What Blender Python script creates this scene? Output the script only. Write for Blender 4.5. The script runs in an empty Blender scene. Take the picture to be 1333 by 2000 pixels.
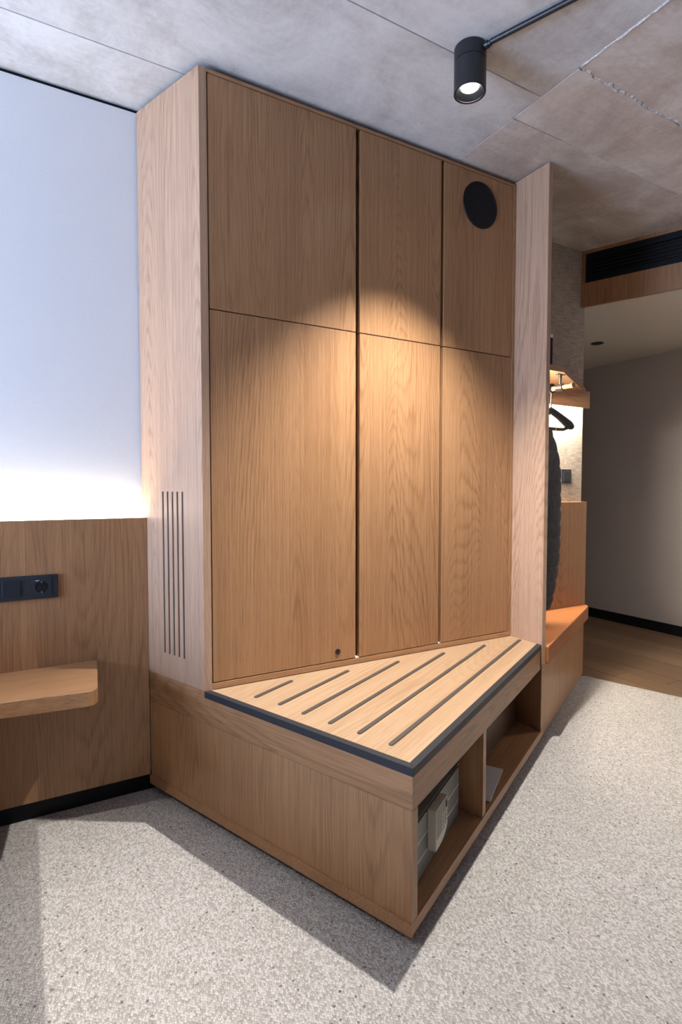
import bpy, bmesh, math, random
from mathutils import Vector, Matrix
random.seed(7)
S = bpy.context.scene
COL = S.collection

# ------------------------------------------------------------------ camera
cam_d = bpy.data.cameras.new('camera')
cam = bpy.data.objects.new('camera', cam_d)
COL.objects.link(cam)
cam_d.sensor_fit = 'VERTICAL'
cam_d.sensor_height = 36.0
cam_d.lens = 1086.0 / 2000.0 * 36.0
cam_d.clip_start = 0.02
cam.location = (0.0, 0.0, 1.235)
cam.rotation_euler = (math.radians(90 - 2.478), 0.0, -math.radians(90 - 60.423))
S.camera = cam

# ------------------------------------------------------------------ world (overcast daylight outside the window)
W = bpy.data.worlds.new('World')
S.world = W
W.use_nodes = True
bg = W.node_tree.nodes['Background']
bg.inputs['Color'].default_value = (0.46, 0.63, 1.0, 1)
bg.inputs['Strength'].default_value = 29.0
vs = S.view_settings
vs.view_transform = 'Standard'
vs.look = 'None'
vs.gamma = 1.0
vs.use_curve_mapping = False
vs.exposure = 0.12
LAMP_WATTS = 285.0
LED_WALL = 130.0
LED_NICHE = 300.0

# ------------------------------------------------------------------ geometry helpers
ZC = 2.721            # ceiling
YW = 2.352            # headboard / niche wall
YD = 1.977            # wardrobe door plane
B = Vector((0.874, 1.156))
UF = Vector((0.888, 0.459)).normalized()      # bench front direction
NF = Vector((-UF.y, UF.x))                    # inward from the bench front
UL = Vector((-0.322, 0.821)).normalized()     # bench left side direction (towards the wall)
NL = Vector((UL.y, -UL.x))                    # inward from the left side


def line_left(a):  return (NL, B.dot(NL) + a)
def line_front(b): return (NF, B.dot(NF) + b)
def line_y(y):     return (Vector((0, 1)), y)
def line_x(x):     return (Vector((1, 0)), x)


def cross(l1, l2):
    (n1, c1), (n2, c2) = l1, l2
    det = n1.x * n2.y - n1.y * n2.x
    return Vector(((c1 * n2.y - c2 * n1.y) / det, (n1.x * c2 - n2.x * c1) / det))


def LY(a, y): return cross(line_left(a), line_y(y))
def LFc(a, b): return cross(line_left(a), line_front(b))
def FX(b, x): return cross(line_front(b), line_x(x))
def FP(u, d): return B + UF * u + NF * d


def add_prism(bm, pts, z0, z1):
    pts = [Vector((p[0], p[1])) for p in pts]
    area = sum(pts[i].x * pts[(i + 1) % len(pts)].y - pts[(i + 1) % len(pts)].x * pts[i].y for i in range(len(pts)))
    if area < 0:
        pts = pts[::-1]
    lo = [bm.verts.new((p.x, p.y, z0)) for p in pts]
    hi = [bm.verts.new((p.x, p.y, z1)) for p in pts]
    bm.faces.new(lo[::-1])
    bm.faces.new(hi)
    n = len(pts)
    for i in range(n):
        bm.faces.new((lo[i], lo[(i + 1) % n], hi[(i + 1) % n], hi[i]))


def add_box(bm, x0, x1, y0, y1, z0, z1):
    add_prism(bm, [(x0, y0), (x1, y0), (x1, y1), (x0, y1)], z0, z1)


def add_obox(bm, p, u, n, u0, u1, d0, d1, z0, z1):
    """box in a frame with origin p, horizontal axes u and n"""
    add_prism(bm, [p + u * u0 + n * d0, p + u * u1 + n * d0, p + u * u1 + n * d1, p + u * u0 + n * d1], z0, z1)


def frame_of(d):
    d = d.normalized()
    a = Vector((0, 0, 1)) if abs(d.z) < 0.9 else Vector((1, 0, 0))
    x = d.cross(a).normalized()
    return x, d.cross(x).normalized()


def add_tube(bm, pts, r, seg=16, caps=True):
    pts = [Vector(p) for p in pts]
    rs = r if isinstance(r, (list, tuple)) else [r] * len(pts)
    rings = []
    for i, p in enumerate(pts):
        d = (pts[min(i + 1, len(pts) - 1)] - pts[max(i - 1, 0)])
        x, y = frame_of(d)
        rings.append([bm.verts.new(p + (x * math.cos(t) + y * math.sin(t)) * rs[i]) for t in [2 * math.pi * k / seg for k in range(seg)]])
    for a, b in zip(rings, rings[1:]):
        for k in range(seg):
            bm.faces.new((a[k], a[(k + 1) % seg], b[(k + 1) % seg], b[k]))
    if caps:
        bm.faces.new(rings[0][::-1])
        bm.faces.new(rings[-1])


def add_lathe(bm, prof, c=(0, 0, 0), axis='z', seg=48, close=False):
    """prof: list of (radius, height)"""
    c = Vector(c)
    rings = []
    for r, h in prof:
        ring = []
        for k in range(seg):
            t = 2 * math.pi * k / seg
            if axis == 'z':
                v = Vector((r * math.cos(t), r * math.sin(t), h))
            else:           # axis y
                v = Vector((r * math.cos(t), h, r * math.sin(t)))
            ring.append(bm.verts.new(c + v))
        rings.append(ring)
    pairs = list(zip(rings, rings[1:]))
    if close:
        pairs.append((rings[-1], rings[0]))
    for a, b in pairs:
        for k in range(seg):
            bm.faces.new((a[k], a[(k + 1) % seg], b[(k + 1) % seg], b[k]))
    if not close:
        if prof[0][0] > 1e-6: bm.faces.new(rings[0][::-1])
        if prof[-1][0] > 1e-6: bm.faces.new(rings[-1])


def obj(name, bm, mat, parent=None, bevel=0.0, seg=2, smooth=False):
    bmesh.ops.remove_doubles(bm, verts=bm.verts, dist=1e-6)
    bmesh.ops.recalc_face_normals(bm, faces=bm.faces)
    me = bpy.data.meshes.new(name)
    if parent is not None:
        off = world_loc(parent)
        bmesh.ops.translate(bm, verts=bm.verts, vec=-off)
        bm.to_mesh(me); bm.free()
        o = bpy.data.objects.new(name, me)
        COL.objects.link(o)
        o.parent = parent
    else:
        zs = [v.co.copy() for v in bm.verts]
        c = Vector((sum(v.x for v in zs) / len(zs), sum(v.y for v in zs) / len(zs), min(v.z for v in zs)))
        bmesh.ops.translate(bm, verts=bm.verts, vec=-c)
        bm.to_mesh(me); bm.free()
        o = bpy.data.objects.new(name, me)
        COL.objects.link(o)
        o.location = c
    me.materials.append(mat)
    if smooth:
        for p in me.polygons: p.use_smooth = True
        me.set_sharp_from_angle(angle=math.radians(40))
    if bevel > 0:
        m = o.modifiers.new('bevel', 'BEVEL')
        m.width = bevel; m.segments = seg; m.limit_method = 'ANGLE'; m.angle_limit = math.radians(30)
        m.harden_normals = True
        for p in me.polygons: p.use_smooth = True
        me.set_sharp_from_angle(angle=math.radians(40))
    return o


def world_loc(o):
    v = Vector((0, 0, 0))
    while o is not None:
        v += o.location
        o = o.parent
    return v


def thing(name, loc, label, cat, group=None):
    o = bpy.data.objects.new(name, None)
    o.empty_display_size = 0.05
    COL.objects.link(o)
    o.location = loc
    o['label'] = label
    o['category'] = cat
    if group: o['group'] = group
    return o


def tag(o, label, cat, group=None):
    o['label'] = label; o['category'] = cat
    if group: o['group'] = group
    return o


def struct(o, label=None, cat=None):
    o['kind'] = 'structure'
    if label: o['label'] = label
    if cat: o['category'] = cat
    return o


def boxobj(name, x0, x1, y0, y1, z0, z1, mat, parent=None, bevel=0.0):
    bm = bmesh.new(); add_box(bm, x0, x1, y0, y1, z0, z1)
    return obj(name, bm, mat, parent, bevel)


def prismobj(name, pts, z0, z1, mat, parent=None, bevel=0.0, seg=2):
    bm = bmesh.new(); add_prism(bm, pts, z0, z1)
    return obj(name, bm, mat, parent, bevel, seg)


# ------------------------------------------------------------------ materials
class NT:
    def __init__(self, name):
        self.m = bpy.data.materials.new(name)
        self.m.use_nodes = True
        self.t = self.m.node_tree
        self.p = self.t.nodes['Principled BSDF']

    def n(self, typ, **kw):
        nd = self.t.nodes.new(typ)
        for k, v in kw.items(): setattr(nd, k, v)
        return nd

    def l(self, a, b): self.t.links.new(a, b)

    def math(self, op, a, b=None):
        nd = self.n('ShaderNodeMath', operation=op)
        for i, v in enumerate((a, b)):
            if v is None: continue
            if isinstance(v, (int, float)): nd.inputs[i].default_value = v
            else: self.l(v, nd.inputs[i])
        return nd.outputs[0]

    def ramp(self, fac, stops):
        nd = self.n('ShaderNodeValToRGB')
        el = nd.color_ramp.elements
        while len(el) < len(stops): el.new(0.5)
        for e, (p, c) in zip(el, stops):
            e.position = p
            e.color = (*c, 1) if len(c) == 3 else c
        self.l(fac, nd.inputs[0])
        return nd.outputs[0]

    def noise(self, vec, scale=1.0, detail=2.0, rough=0.5, dist=0.0):
        nd = self.n('ShaderNodeTexNoise')
        nd.inputs['Scale'].default_value = scale
        nd.inputs['Detail'].default_value = detail
        nd.inputs['Roughness'].default_value = rough
        nd.inputs['Distortion'].default_value = dist
        if vec is not None: self.l(vec, nd.inputs['Vector'])
        return nd.outputs['Fac']

    def mapping(self, vec, scale=(1, 1, 1), rot=(0, 0, 0)):
        nd = self.n('ShaderNodeMapping')
        nd.inputs['Scale'].default_value = scale
        nd.inputs['Rotation'].default_value = rot
        self.l(vec, nd.inputs['Vector'])
        return nd.outputs[0]

    def mix(self, fac, a, b, mode='MIX'):
        nd = self.n('ShaderNodeMix', data_type='RGBA', blend_type=mode)
        for i, v in ((0, fac), (6, a), (7, b)):
            if isinstance(v, (int, float)): nd.inputs[i].default_value = v
            elif isinstance(v, tuple): nd.inputs[i].default_value = (*v, 1)
            else: self.l(v, nd.inputs[i])
        return nd.outputs[2]

    def bump(self, h, strength=0.2, dist=0.001):
        nd = self.n('ShaderNodeBump')
        nd.inputs['Strength'].default_value = strength
        nd.inputs['Distance'].default_value = dist
        self.l(h, nd.inputs['Height'])
        self.l(nd.outputs[0], self.p.inputs['Normal'])

    def coord(self, random_offset=True):
        tc = self.n('ShaderNodeTexCoord').outputs['Object']
        if not random_offset: return tc
        oi = self.n('ShaderNodeObjectInfo').outputs['Random']
        off = self.n('ShaderNodeVectorMath', operation='SCALE')
        off.inputs[0].default_value = (31.0, 17.0, 23.0)
        self.l(oi, off.inputs['Scale'])
        ad = self.n('ShaderNodeVectorMath', operation='ADD')
        self.l(tc, ad.inputs[0]); self.l(off.outputs[0], ad.inputs[1])
        return ad.outputs[0]


def plain(name, col, rough=0.5, metal=0.0, spec=0.5):
    k = NT(name)
    k.p.inputs['Base Color'].default_value = (*col, 1)
    k.p.inputs['Roughness'].default_value = rough
    k.p.inputs['Metallic'].default_value = metal
    k.p.inputs['Specular IOR Level'].default_value = spec
    return k


def fine(name, col, rough=0.5, scale=400, bump=0.1, var=0.12, spec=0.5, metal=0.0):
    """plain paint / plastic with a procedural fine grain"""
    k = plain(name, col, rough, metal, spec)
    c = k.coord(False)
    n = k.noise(c, scale, 2)
    lo = tuple(v * (1 - var) for v in col); hi = tuple(min(1, v * (1 + var)) for v in col)
    k.l(k.ramp(n, [(0.3, lo), (0.7, hi)]), k.p.inputs['Base Color'])
    if bump: k.bump(n, bump, 0.0006)
    return k.m


def oak(name, grain='z', angle=0.0, light=(0.43, 0.230, 0.108), dark=(0.215, 0.098, 0.039), contrast=1.0, rough=0.38, freq=1.0, vary=0.0):
    """oak veneer: contour lines of a stretched noise give cathedral figure; fine pores on top"""
    k = NT(name)
    v = k.coord(True)
    if grain == 'z':
        A = v
        st = lambda a, b: (a, a, b)
    else:
        A = k.mapping(v, rot=(0, 0, -angle))
        st = lambda a, b: (b, a, a)
    f1 = k.noise(k.mapping(A, st(2.6 * freq, 0.24 * freq)), 1.0, 1.0, 0.4, 0.15)
    wob = k.noise(k.mapping(A, st(90, 4.0)), 1.0, 2.0, 0.5)
    rings = k.math('ADD', k.math('MULTIPLY', f1, 105.0), k.math('MULTIPLY', wob, 0.9))
    fr = k.math('FRACT', rings)
    ringc = k.ramp(fr, [(0.0, (0.25,) * 3), (0.12, (0.0,) * 3), (0.60, (0.15,) * 3), (0.86, (1.0,) * 3), (0.95, (0.7,) * 3), (1.0, (0.25,) * 3)])
    fade = k.ramp(k.noise(k.mapping(A, st(9, 0.8)), 1.0, 2.0), [(0.35, (0.15,) * 3), (0.62, (1.0,) * 3)])
    ringc = k.math('MULTIPLY', ringc, fade)
    pores = k.noise(k.mapping(A, st(430, 8)), 1.0, 2.0, 0.6)
    porec = k.ramp(pores, [(0.48, (0.0,) * 3), (0.64, (1.0,) * 3)])
    streak = k.noise(k.mapping(A, st(130, 0.8)), 1.0, 3.0, 0.62)
    broad = k.noise(k.mapping(A, st(5, 0.25)), 1.0, 1.0)
    t = k.math('MULTIPLY', ringc, 0.44 * contrast)
    t = k.math('ADD', t, k.math('MULTIPLY', porec, 0.34 * contrast))
    t = k.math('ADD', t, k.math('MULTIPLY', k.math('SUBTRACT', streak, 0.5), 1.15 * contrast))
    t = k.math('ADD', t, k.math('MULTIPLY', k.math('SUBTRACT', broad, 0.5), 0.45))
    t = k.math('ADD', t, 0.12)
    if vary:
        rn = k.n('ShaderNodeObjectInfo').outputs['Random']
        t = k.math('ADD', t, k.math('MULTIPLY', k.math('SUBTRACT', k.math('FRACT', k.math('MULTIPLY', rn, 37.7)), 0.5), vary))
    k.l(k.ramp(t, [(0.0, light), (0.45, tuple(0.5 * (a + b) for a, b in zip(light, dark))), (1.0, dark)]), k.p.inputs['Base Color'])
    k.p.inputs['Roughness'].default_value = rough
    k.p.inputs['Specular IOR Level'].default_value = 0.5
    k.bump(t, 0.10, 0.0006)
    return k.m


OAK = oak('oak_vertical')
ANG_F = math.atan2(UF.y, UF.x)
ANG_L = math.atan2(UL.y, UL.x)
OAK_F = oak('oak_along_front', 'h', ANG_F)
OAK_L = oak('oak_along_side', 'h', ANG_L)
OAK_X = oak('oak_along_wall', 'h', 0.0)
OAK_TOP = oak('oak_bench_top', 'h', ANG_F, light=(0.52, 0.345, 0.205), dark=(0.33, 0.190, 0.095), contrast=0.9)
OAK_PALE = oak('oak_vertical_pale', light=(0.50, 0.315, 0.195), dark=(0.27, 0.148, 0.082))
OAK_SHADED = oak('shaded_oak_back', 'h', ANG_F, light=(0.085, 0.043, 0.022), dark=(0.045, 0.021, 0.011))  # shade inside the compartment is put into this darker oak colour
OAK_FLOOR = oak('oak_floor_planks', 'h', math.pi / 2, light=(0.185, 0.112, 0.063), dark=(0.080, 0.045, 0.024), contrast=0.8, rough=0.38, vary=0.7)
BLACK = fine('black_matt_paint', (0.007, 0.008, 0.010), 0.55, 500, 0.05, spec=0.25)
BLACK_METAL = fine('black_powder_coat', (0.013, 0.0135, 0.016), 0.38, 900, 0.15)
TRIM = fine('anthracite_edge_trim', (0.030, 0.031, 0.034), 0.5, 700, 0.08, spec=0.3)
RUBBER = fine('brown_grey_rubber', (0.075, 0.058, 0.046), 0.55, 800, 0.1)
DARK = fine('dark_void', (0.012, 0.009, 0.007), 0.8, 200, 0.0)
SOCKET = fine('anthracite_plastic', (0.020, 0.024, 0.031), 0.42, 900, 0.05)
SOCKET_IN = fine('anthracite_plastic_insert', (0.016, 0.020, 0.027), 0.35, 900, 0.05)
WALL = fine('white_plaster', (0.76, 0.76, 0.76), 0.75, 260, 0.25, 0.02)
HALLWALL = fine('taupe_plaster', (0.56, 0.51, 0.49), 0.8, 220, 0.2, 0.03)
DEEP = fine('dark_taupe_plaster', (0.20, 0.165, 0.145), 0.8, 220, 0.2, 0.03)
HALLCEIL = fine('cream_ceiling_board', (0.66, 0.60, 0.50), 0.8, 220, 0.1, 0.02)
SAFE = fine('grey_safe_enamel', (0.235, 0.235, 0.205), 0.42, 700, 0.1)
SAFE_LINE = fine('pale_groove_line', (0.80, 0.76, 0.62), 0.5, 500, 0.0)
KEYPAD = fine('ivory_plastic', (0.60, 0.56, 0.47), 0.45, 500, 0.05)
KEYPAD_D = fine('grey_keypad_field', (0.235, 0.235, 0.20), 0.45, 500, 0.05)
PAPER = fine('white_paper', (0.62, 0.58, 0.56), 0.6, 300, 0.05)
BRASS = plain('brass', (0.70, 0.46, 0.20), 0.3, 1.0).m
STEEL = plain('brushed_steel', (0.72, 0.70, 0.66), 0.28, 1.0).m
WHITEPL = fine('white_plastic', (0.80, 0.76, 0.70), 0.4, 500, 0.0)


def m_carpet():
    k = NT('berber_carpet')
    tc = k.coord(False)
    wv = k.n('ShaderNodeTexNoise'); wv.inputs['Scale'].default_value = 60
    k.l(tc, wv.inputs['Vector'])
    sc = k.n('ShaderNodeVectorMath', operation='SCALE'); sc.inputs['Scale'].default_value = 0.004
    k.l(wv.outputs['Color'], sc.inputs[0])
    ad = k.n('ShaderNodeVectorMath', operation='ADD')
    k.l(tc, ad.inputs[0]); k.l(sc.outputs[0], ad.inputs[1])
    v1 = k.n('ShaderNodeTexVoronoi', voronoi_dimensions='2D', feature='SMOOTH_F1')
    v1.inputs['Scale'].default_value = 165
    v1.inputs['Randomness'].default_value = 0.55
    v1.inputs['Smoothness'].default_value = 0.25
    k.l(k.mapping(ad.outputs[0], (1.25, 0.80, 1.0), (0, 0, math.radians(-62))), v1.inputs['Vector'])
    sep = k.n('ShaderNodeSeparateColor')
    k.l(v1.outputs['Color'], sep.inputs[0])
    tone = k.ramp(sep.outputs[0], [(0.1, (0.41, 0.378, 0.345)), (0.5, (0.54, 0.508, 0.472)), (0.9, (0.66, 0.63, 0.595))])
    yarn = k.noise(tc, 330, 3, 0.7)
    tone = k.mix(k.ramp(yarn, [(0.32, (0.9,) * 3), (0.50, (0.0,) * 3)]), tone, (0.27, 0.245, 0.22))
    blot = k.noise(tc, 14, 3, 0.6)
    tone = k.mix(k.math('MULTIPLY', k.ramp(blot, [(0.42, (0, 0, 0)), (0.68, (1, 1, 1))]), 0.20), tone, (0.42, 0.39, 0.36))
    v2 = k.n('ShaderNodeTexVoronoi', voronoi_dimensions='2D')
    v2.inputs['Scale'].default_value = 34
    k.l(ad.outputs[0], v2.inputs['Vector'])
    s2 = k.n('ShaderNodeSeparateColor'); k.l(v2.outputs['Color'], s2.inputs[0])
    gate = k.ramp(s2.outputs[0], [(0.62, (0, 0, 0)), (0.66, (1, 1, 1))])
    dot = k.ramp(v2.outputs['Distance'], [(0.08, (1, 1, 1)), (0.15, (0, 0, 0))])
    tone = k.mix(k.math('MULTIPLY', k.math('MULTIPLY', gate, dot), k.math('MULTIPLY', s2.outputs[1], 0.9)), tone, (0.09, 0.075, 0.065))
    gap = k.ramp(v1.outputs['Distance'], [(0.30, (1, 1, 1)), (0.72, (0.66, 0.64, 0.62))])
    tone = k.mix(1.0, tone, gap, 'MULTIPLY')
    k.l(tone, k.p.inputs['Base Color'])
    k.p.inputs['Roughness'].default_value = 0.95
    k.p.inputs['Specular IOR Level'].default_value = 0.1
    hgt = k.math('SUBTRACT', 1.0, v1.outputs['Distance'])
    hgt = k.math('ADD', hgt, k.math('MULTIPLY', k.noise(tc, 700, 2), 0.5))
    k.bump(hgt, 0.7, 0.004)
    return k.m


def m_concrete(name, c0, c1, c2):
    k = NT(name)
    tc = k.coord(True)
    big = k.noise(tc, 2.6, 7, 0.66, 0.5)
    board = k.noise(k.mapping(tc, (1.2, 14, 1), (0, 0, 0.08)), 1.0, 4, 0.65, 0.6)
    finen = k.noise(tc, 45, 6, 0.75)
    t = k.math('ADD', k.math('MULTIPLY', big, 0.72), k.math('MULTIPLY', board, 0.16))
    t = k.math('ADD', t, k.math('MULTIPLY', finen, 0.22))
    t = k.math('SUBTRACT', t, 0.05)
    col = k.ramp(t, [(0.40, c0), (0.50, c1), (0.60, c2)])
    spots = k.n('ShaderNodeTexVoronoi')
    spots.inputs['Scale'].default_value = 16
    k.l(tc, spots.inputs['Vector'])
    pit = k.ramp(spots.outputs['Distance'], [(0.035, (1, 1, 1)), (0.075, (0, 0, 0))])
    gate = k.ramp(k.noise(tc, 7, 2), [(0.56, (0, 0, 0)), (0.62, (1, 1, 1))])
    col = k.mix(k.math('MULTIPLY', k.math('MULTIPLY', pit, gate), 0.55), col, (0.10, 0.09, 0.085))
    k.l(col, k.p.inputs['Base Color'])
    k.p.inputs['Roughness'].default_value = 0.8
    k.bump(k.math('ADD', k.math('MULTIPLY', big, 1.0), k.math('MULTIPLY', finen, 0.4)), 0.30, 0.004)
    return k.m


def m_linen():
    k = NT('linen_wallcovering')
    tc = k.coord(False)
    h = k.noise(k.mapping(tc, (14, 14, 190)), 1.0, 3, 0.65)
    v = k.noise(k.mapping(tc, (240, 240, 16)), 1.0, 3, 0.6)
    t = k.math('ADD', k.math('MULTIPLY', h, 0.62), k.math('MULTIPLY', v, 0.38))
    k.l(k.ramp(t, [(0.36, (0.26, 0.205, 0.165)), (0.5, (0.44, 0.37, 0.30)), (0.64, (0.60, 0.53, 0.45))]), k.p.inputs['Base Color'])
    k.p.inputs['Roughness'].default_value = 0.9
    k.bump(t, 0.4, 0.0012)
    return k.m


def m_leather():
    k = NT('tan_leather')
    tc = k.coord(False)
    v = k.n('ShaderNodeTexVoronoi')
    v.inputs['Scale'].default_value = 420
    k.l(tc, v.inputs['Vector'])
    n = k.noise(tc, 6, 3)
    k.l(k.ramp(n, [(0.3, (0.33, 0.118, 0.034)), (0.7, (0.39, 0.148, 0.045))]), k.p.inputs['Base Color'])
    k.p.inputs['Roughness'].default_value = 0.5
    k.bump(v.outputs['Distance'], 0.15, 0.0006)
    return k.m


def m_coat():
    k = NT('dark_grey_nylon')
    tc = k.coord(False)
    n = k.noise(k.mapping(tc, (60, 60, 25)), 1.0, 3)
    k.l(k.ramp(n, [(0.3, (0.030, 0.032, 0.035)), (0.7, (0.058, 0.061, 0.066))]), k.p.inputs['Base Color'])
    k.p.inputs['Roughness'].default_value = 0.55
    k.bump(n, 0.25, 0.002)
    return k.m


def m_emit(name, col, s):
    k = NT(name)
    k.p.inputs['Base Color'].default_value = (*col, 1)
    k.p.inputs['Emission Color'].default_value = (*col, 1)
    k.p.inputs['Emission Strength'].default_value = s
    return k.m


def m_glass():
    k = NT('window_glass')
    tr = k.n('ShaderNodeBsdfTransparent')
    gl = k.n('ShaderNodeBsdfGlossy'); gl.inputs['Roughness'].default_value = 0.02
    fr = k.n('ShaderNodeFresnel'); fr.inputs['IOR'].default_value = 1.45
    mx = k.n('ShaderNodeMixShader')
    k.l(fr.outputs[0], mx.inputs[0]); k.l(tr.outputs[0], mx.inputs[1]); k.l(gl.outputs[0], mx.inputs[2])
    k.l(mx.outputs[0], k.t.nodes['Material Output'].inputs['Surface'])
    return k.m


CARPET = m_carpet()
CONC_GREY = m_concrete('concrete_grey', (0.48, 0.46, 0.44), (0.61, 0.595, 0.575), (0.71, 0.70, 0.68))
CONC_WARM = m_concrete('concrete_warm', (0.45, 0.37, 0.305), (0.58, 0.505, 0.435), (0.70, 0.645, 0.59))
RIDGE = fine('cement_ridge', (0.60, 0.575, 0.54), 0.9, 140, 0.8, 0.3)
LINEN = m_linen()
LEATHER = m_leather()
COAT = m_coat()
GLASS = m_glass()
LED_W = m_emit('led_warm_white', (1.0, 0.90, 0.75), LED_WALL)
LED_ADDED = m_emit('led_added_strip', (1.0, 0.92, 0.78), LED_NICHE * 2.0)  # glow of the added strip, not a known fitting
LED_N = m_emit('led_niche_white', (1.0, 0.92, 0.78), LED_NICHE)
LENS = m_emit('spot_lens_glow', (1.0, 0.96, 0.90), 30.0)

# ================================================================== THE SETTING
XL, YB = -3.2, -2.6
XC = 3.115                                     # wall corner at the hallway
TH0, TH1 = Vector((3.18, 2.321)), Vector((3.339, 1.812))
THD = (TH1 - TH0).normalized()
XR = 3.56                                      # right wall of the room (outside the frame)
THE = TH0 + THD * ((XR - TH0.x) / THD.x)
THS = TH0 - THD * ((YW - TH0.y) / -THD.y)

floor = struct(prismobj('floor', [(XL, YB), (XR, YB), THE, THS, (XC - 0.1, YW + 0.02), (XL, YW + 0.02)], -0.02, 0.0, CARPET),
               'light grey flecked loop carpet covering the room floor', 'carpet')

# hallway floor of single oak planks
floor_h = struct(prismobj('floor_hall', [(2.9, 5.3), (4.9, 5.3), (4.9, 0.8), (3.0, 0.8)], -0.06, -0.014, DARK),
                 'brown oak plank floor of the hallway', 'floor')
NTH = Vector((-THD.y, THD.x))                 # points towards the hallway (+x)
if NTH.x < 0: NTH = -NTH


def clip(poly, n, c):
    out = []
    for i in range(len(poly)):
        a, b = poly[i], poly[(i + 1) % len(poly)]
        da, db = a.dot(n) - c, b.dot(n) - c
        if da >= 0: out.append(a)
        if (da >= 0) != (db >= 0):
            t = da / (da - db)
            out.append(a + (b - a) * t)
    return out


pw, gap = 0.145, 0.0025
ix = 0
x = 3.05
while x < 4.72:
    y = 0.85 - random.random() * 1.2
    while y < 5.2:
        ln = random.choice((1.2, 1.5, 1.8))
        poly = [Vector((x, max(y, 0.85))), Vector((min(x + pw - gap, 4.715), max(y, 0.85))), Vector((min(x + pw - gap, 4.715), min(y + ln - gap, 5.2))), Vector((x, min(y + ln - gap, 5.2)))]
        y += ln
        if poly[2].y - poly[0].y < 0.02: continue
        poly = clip(poly, NTH, TH0.dot(NTH) + 0.005)
        poly = [p for i, p in enumerate(poly) if (p - poly[i - 1]).length > 1e-4]
        if len(poly) >= 3:
            prismobj('plank', poly, -0.0135, random.uniform(-0.0012, 0.0), OAK_FLOOR, floor_h)
    x += pw

bm = bmesh.new(); add_obox(bm, TH0, THD, NTH, -0.02, (THE - TH0).length, -0.001, 0.0045, -0.013, 0.003)
tag(obj('threshold_strip', bm, STEEL), 'thin pale metal strip between carpet and hallway planks', 'floor strip')

# walls
struct(boxobj('wall_back', XL, 1.0, YW, YW + 0.15, 0, 2.703, WALL), 'white plaster wall above the oak headboard panel', 'wall')
struct(boxobj('wall_niche', 1.0, XC, YW, YW + 0.15, 0, ZC, LINEN), 'beige linen covered wall of the coat niche', 'wall')
struct(boxobj('trim_1', XL, 0.5, YW + 0.012, YW + 0.15, 2.703, ZC + 0.004, BLACK), 'dark shadow gap between white wall and concrete ceiling', 'trim')
struct(boxobj('wall_hall_left', XC - 0.15, XC, YW + 0.15, 5.2, 0, ZC, HALLWALL), 'left wall of the hallway behind the niche', 'wall')
struct(boxobj('wall_hall_right', 4.72, 4.85, 0.85, 5.35, 0, ZC, HALLWALL), 'dim taupe wall on the far side of the hallway', 'wall')
struct(boxobj('wall_hall_end', XC - 0.15, 4.72, 5.2, 5.35, 0, ZC, HALLWALL), 'end wall of the hallway', 'wall')
struct(boxobj('wall_hall_front', XR, 4.85, 0.70, 0.85, 0, ZC, HALLWALL), 'wall closing the hallway towards the room', 'wall')
struct(boxobj('wall_right', XR, XR + 0.15, YB, 0.70, 0, ZC, DEEP), 'dark taupe wall on the right of the room', 'wall')
struct(boxobj('wall_front', XL, XR, YB - 0.15, YB, 0, ZC, DEEP), 'dark taupe wall behind the viewer', 'wall')
bm = bmesh.new()
wy0, wy1, wz0, wz1 = 0.30, 2.25, 0.30, 2.20
add_box(bm, XL - 0.2, XL, YB - 0.15, wy0, 0, ZC); add_box(bm, XL - 0.2, XL, wy1, YW + 0.15, 0, ZC)
add_box(bm, XL - 0.2, XL, wy0, wy1, 0, wz0); add_box(bm, XL - 0.2, XL, wy0, wy1, wz1, ZC)
struct(obj('wall_left', bm, WALL), 'white wall with the daylight window', 'wall')
win = thing('window_1', (XL - 0.1, (wy0 + wy1) / 2, wz0), 'wide window letting cool daylight into the room', 'window')
win['kind'] = 'structure'
bm = bmesh.new()
for a, b in ((wy0, wy0 + 0.06), ((wy0 + wy1) / 2 - 0.03, (wy0 + wy1) / 2 + 0.03), (wy1 - 0.06, wy1)):
    add_box(bm, XL - 0.14, XL - 0.07, a, b, wz0, wz1)
add_box(bm, XL - 0.14, XL - 0.07, wy0, wy1, wz0, wz0 + 0.06); add_box(bm, XL - 0.14, XL - 0.07, wy0, wy1, wz1 - 0.06, wz1)
obj('window_frame', bm, BLACK_METAL, win)
ym = (wy0 + wy1) / 2
boxobj('pane', XL - 0.11, XL - 0.104, wy0 + 0.06, ym - 0.03, wz0 + 0.06, wz1 - 0.06, GLASS, win)
boxobj('pane', XL - 0.11, XL - 0.104, ym + 0.03, wy1 - 0.06, wz0 + 0.06, wz1 - 0.06, GLASS, win)
pl = bpy.data.lights.new('window_portal', 'AREA')
pl.shape = 'RECTANGLE'; pl.size = wy1 - wy0; pl.size_y = wz1 - wz0
pl.cycles.is_portal = True
po = bpy.data.objects.new('window_portal', pl)
COL.objects.link(po)
po.location = (XL - 0.16, ym, (wz0 + wz1) / 2)
po.rotation_euler = (math.radians(90), 0, math.radians(-90))

# baseboards
struct(prismobj('baseboard_back', [(XL, 2.333), LY(0.03, 2.333), LY(0.03, YW), (XL, YW)], 0.0, 0.070, BLACK), 'black baseboard under the oak headboard panel', 'baseboard')
struct(boxobj('baseboard_hall', 4.706, 4.72, 0.85, 5.2, 0.0, 0.085, BLACK), 'black baseboard along the dim hallway wall', 'baseboard')

# ceiling: cast concrete, formwork panels with open joints
ceil = struct(boxobj('ceiling', XL - 0.2, XR + 0.15, YB - 0.15, YW + 0.15, ZC + 0.006, ZC + 0.16, CONC_GREY), 'raw concrete ceiling with formwork joints', 'ceiling')
XJ = 1.74


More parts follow.
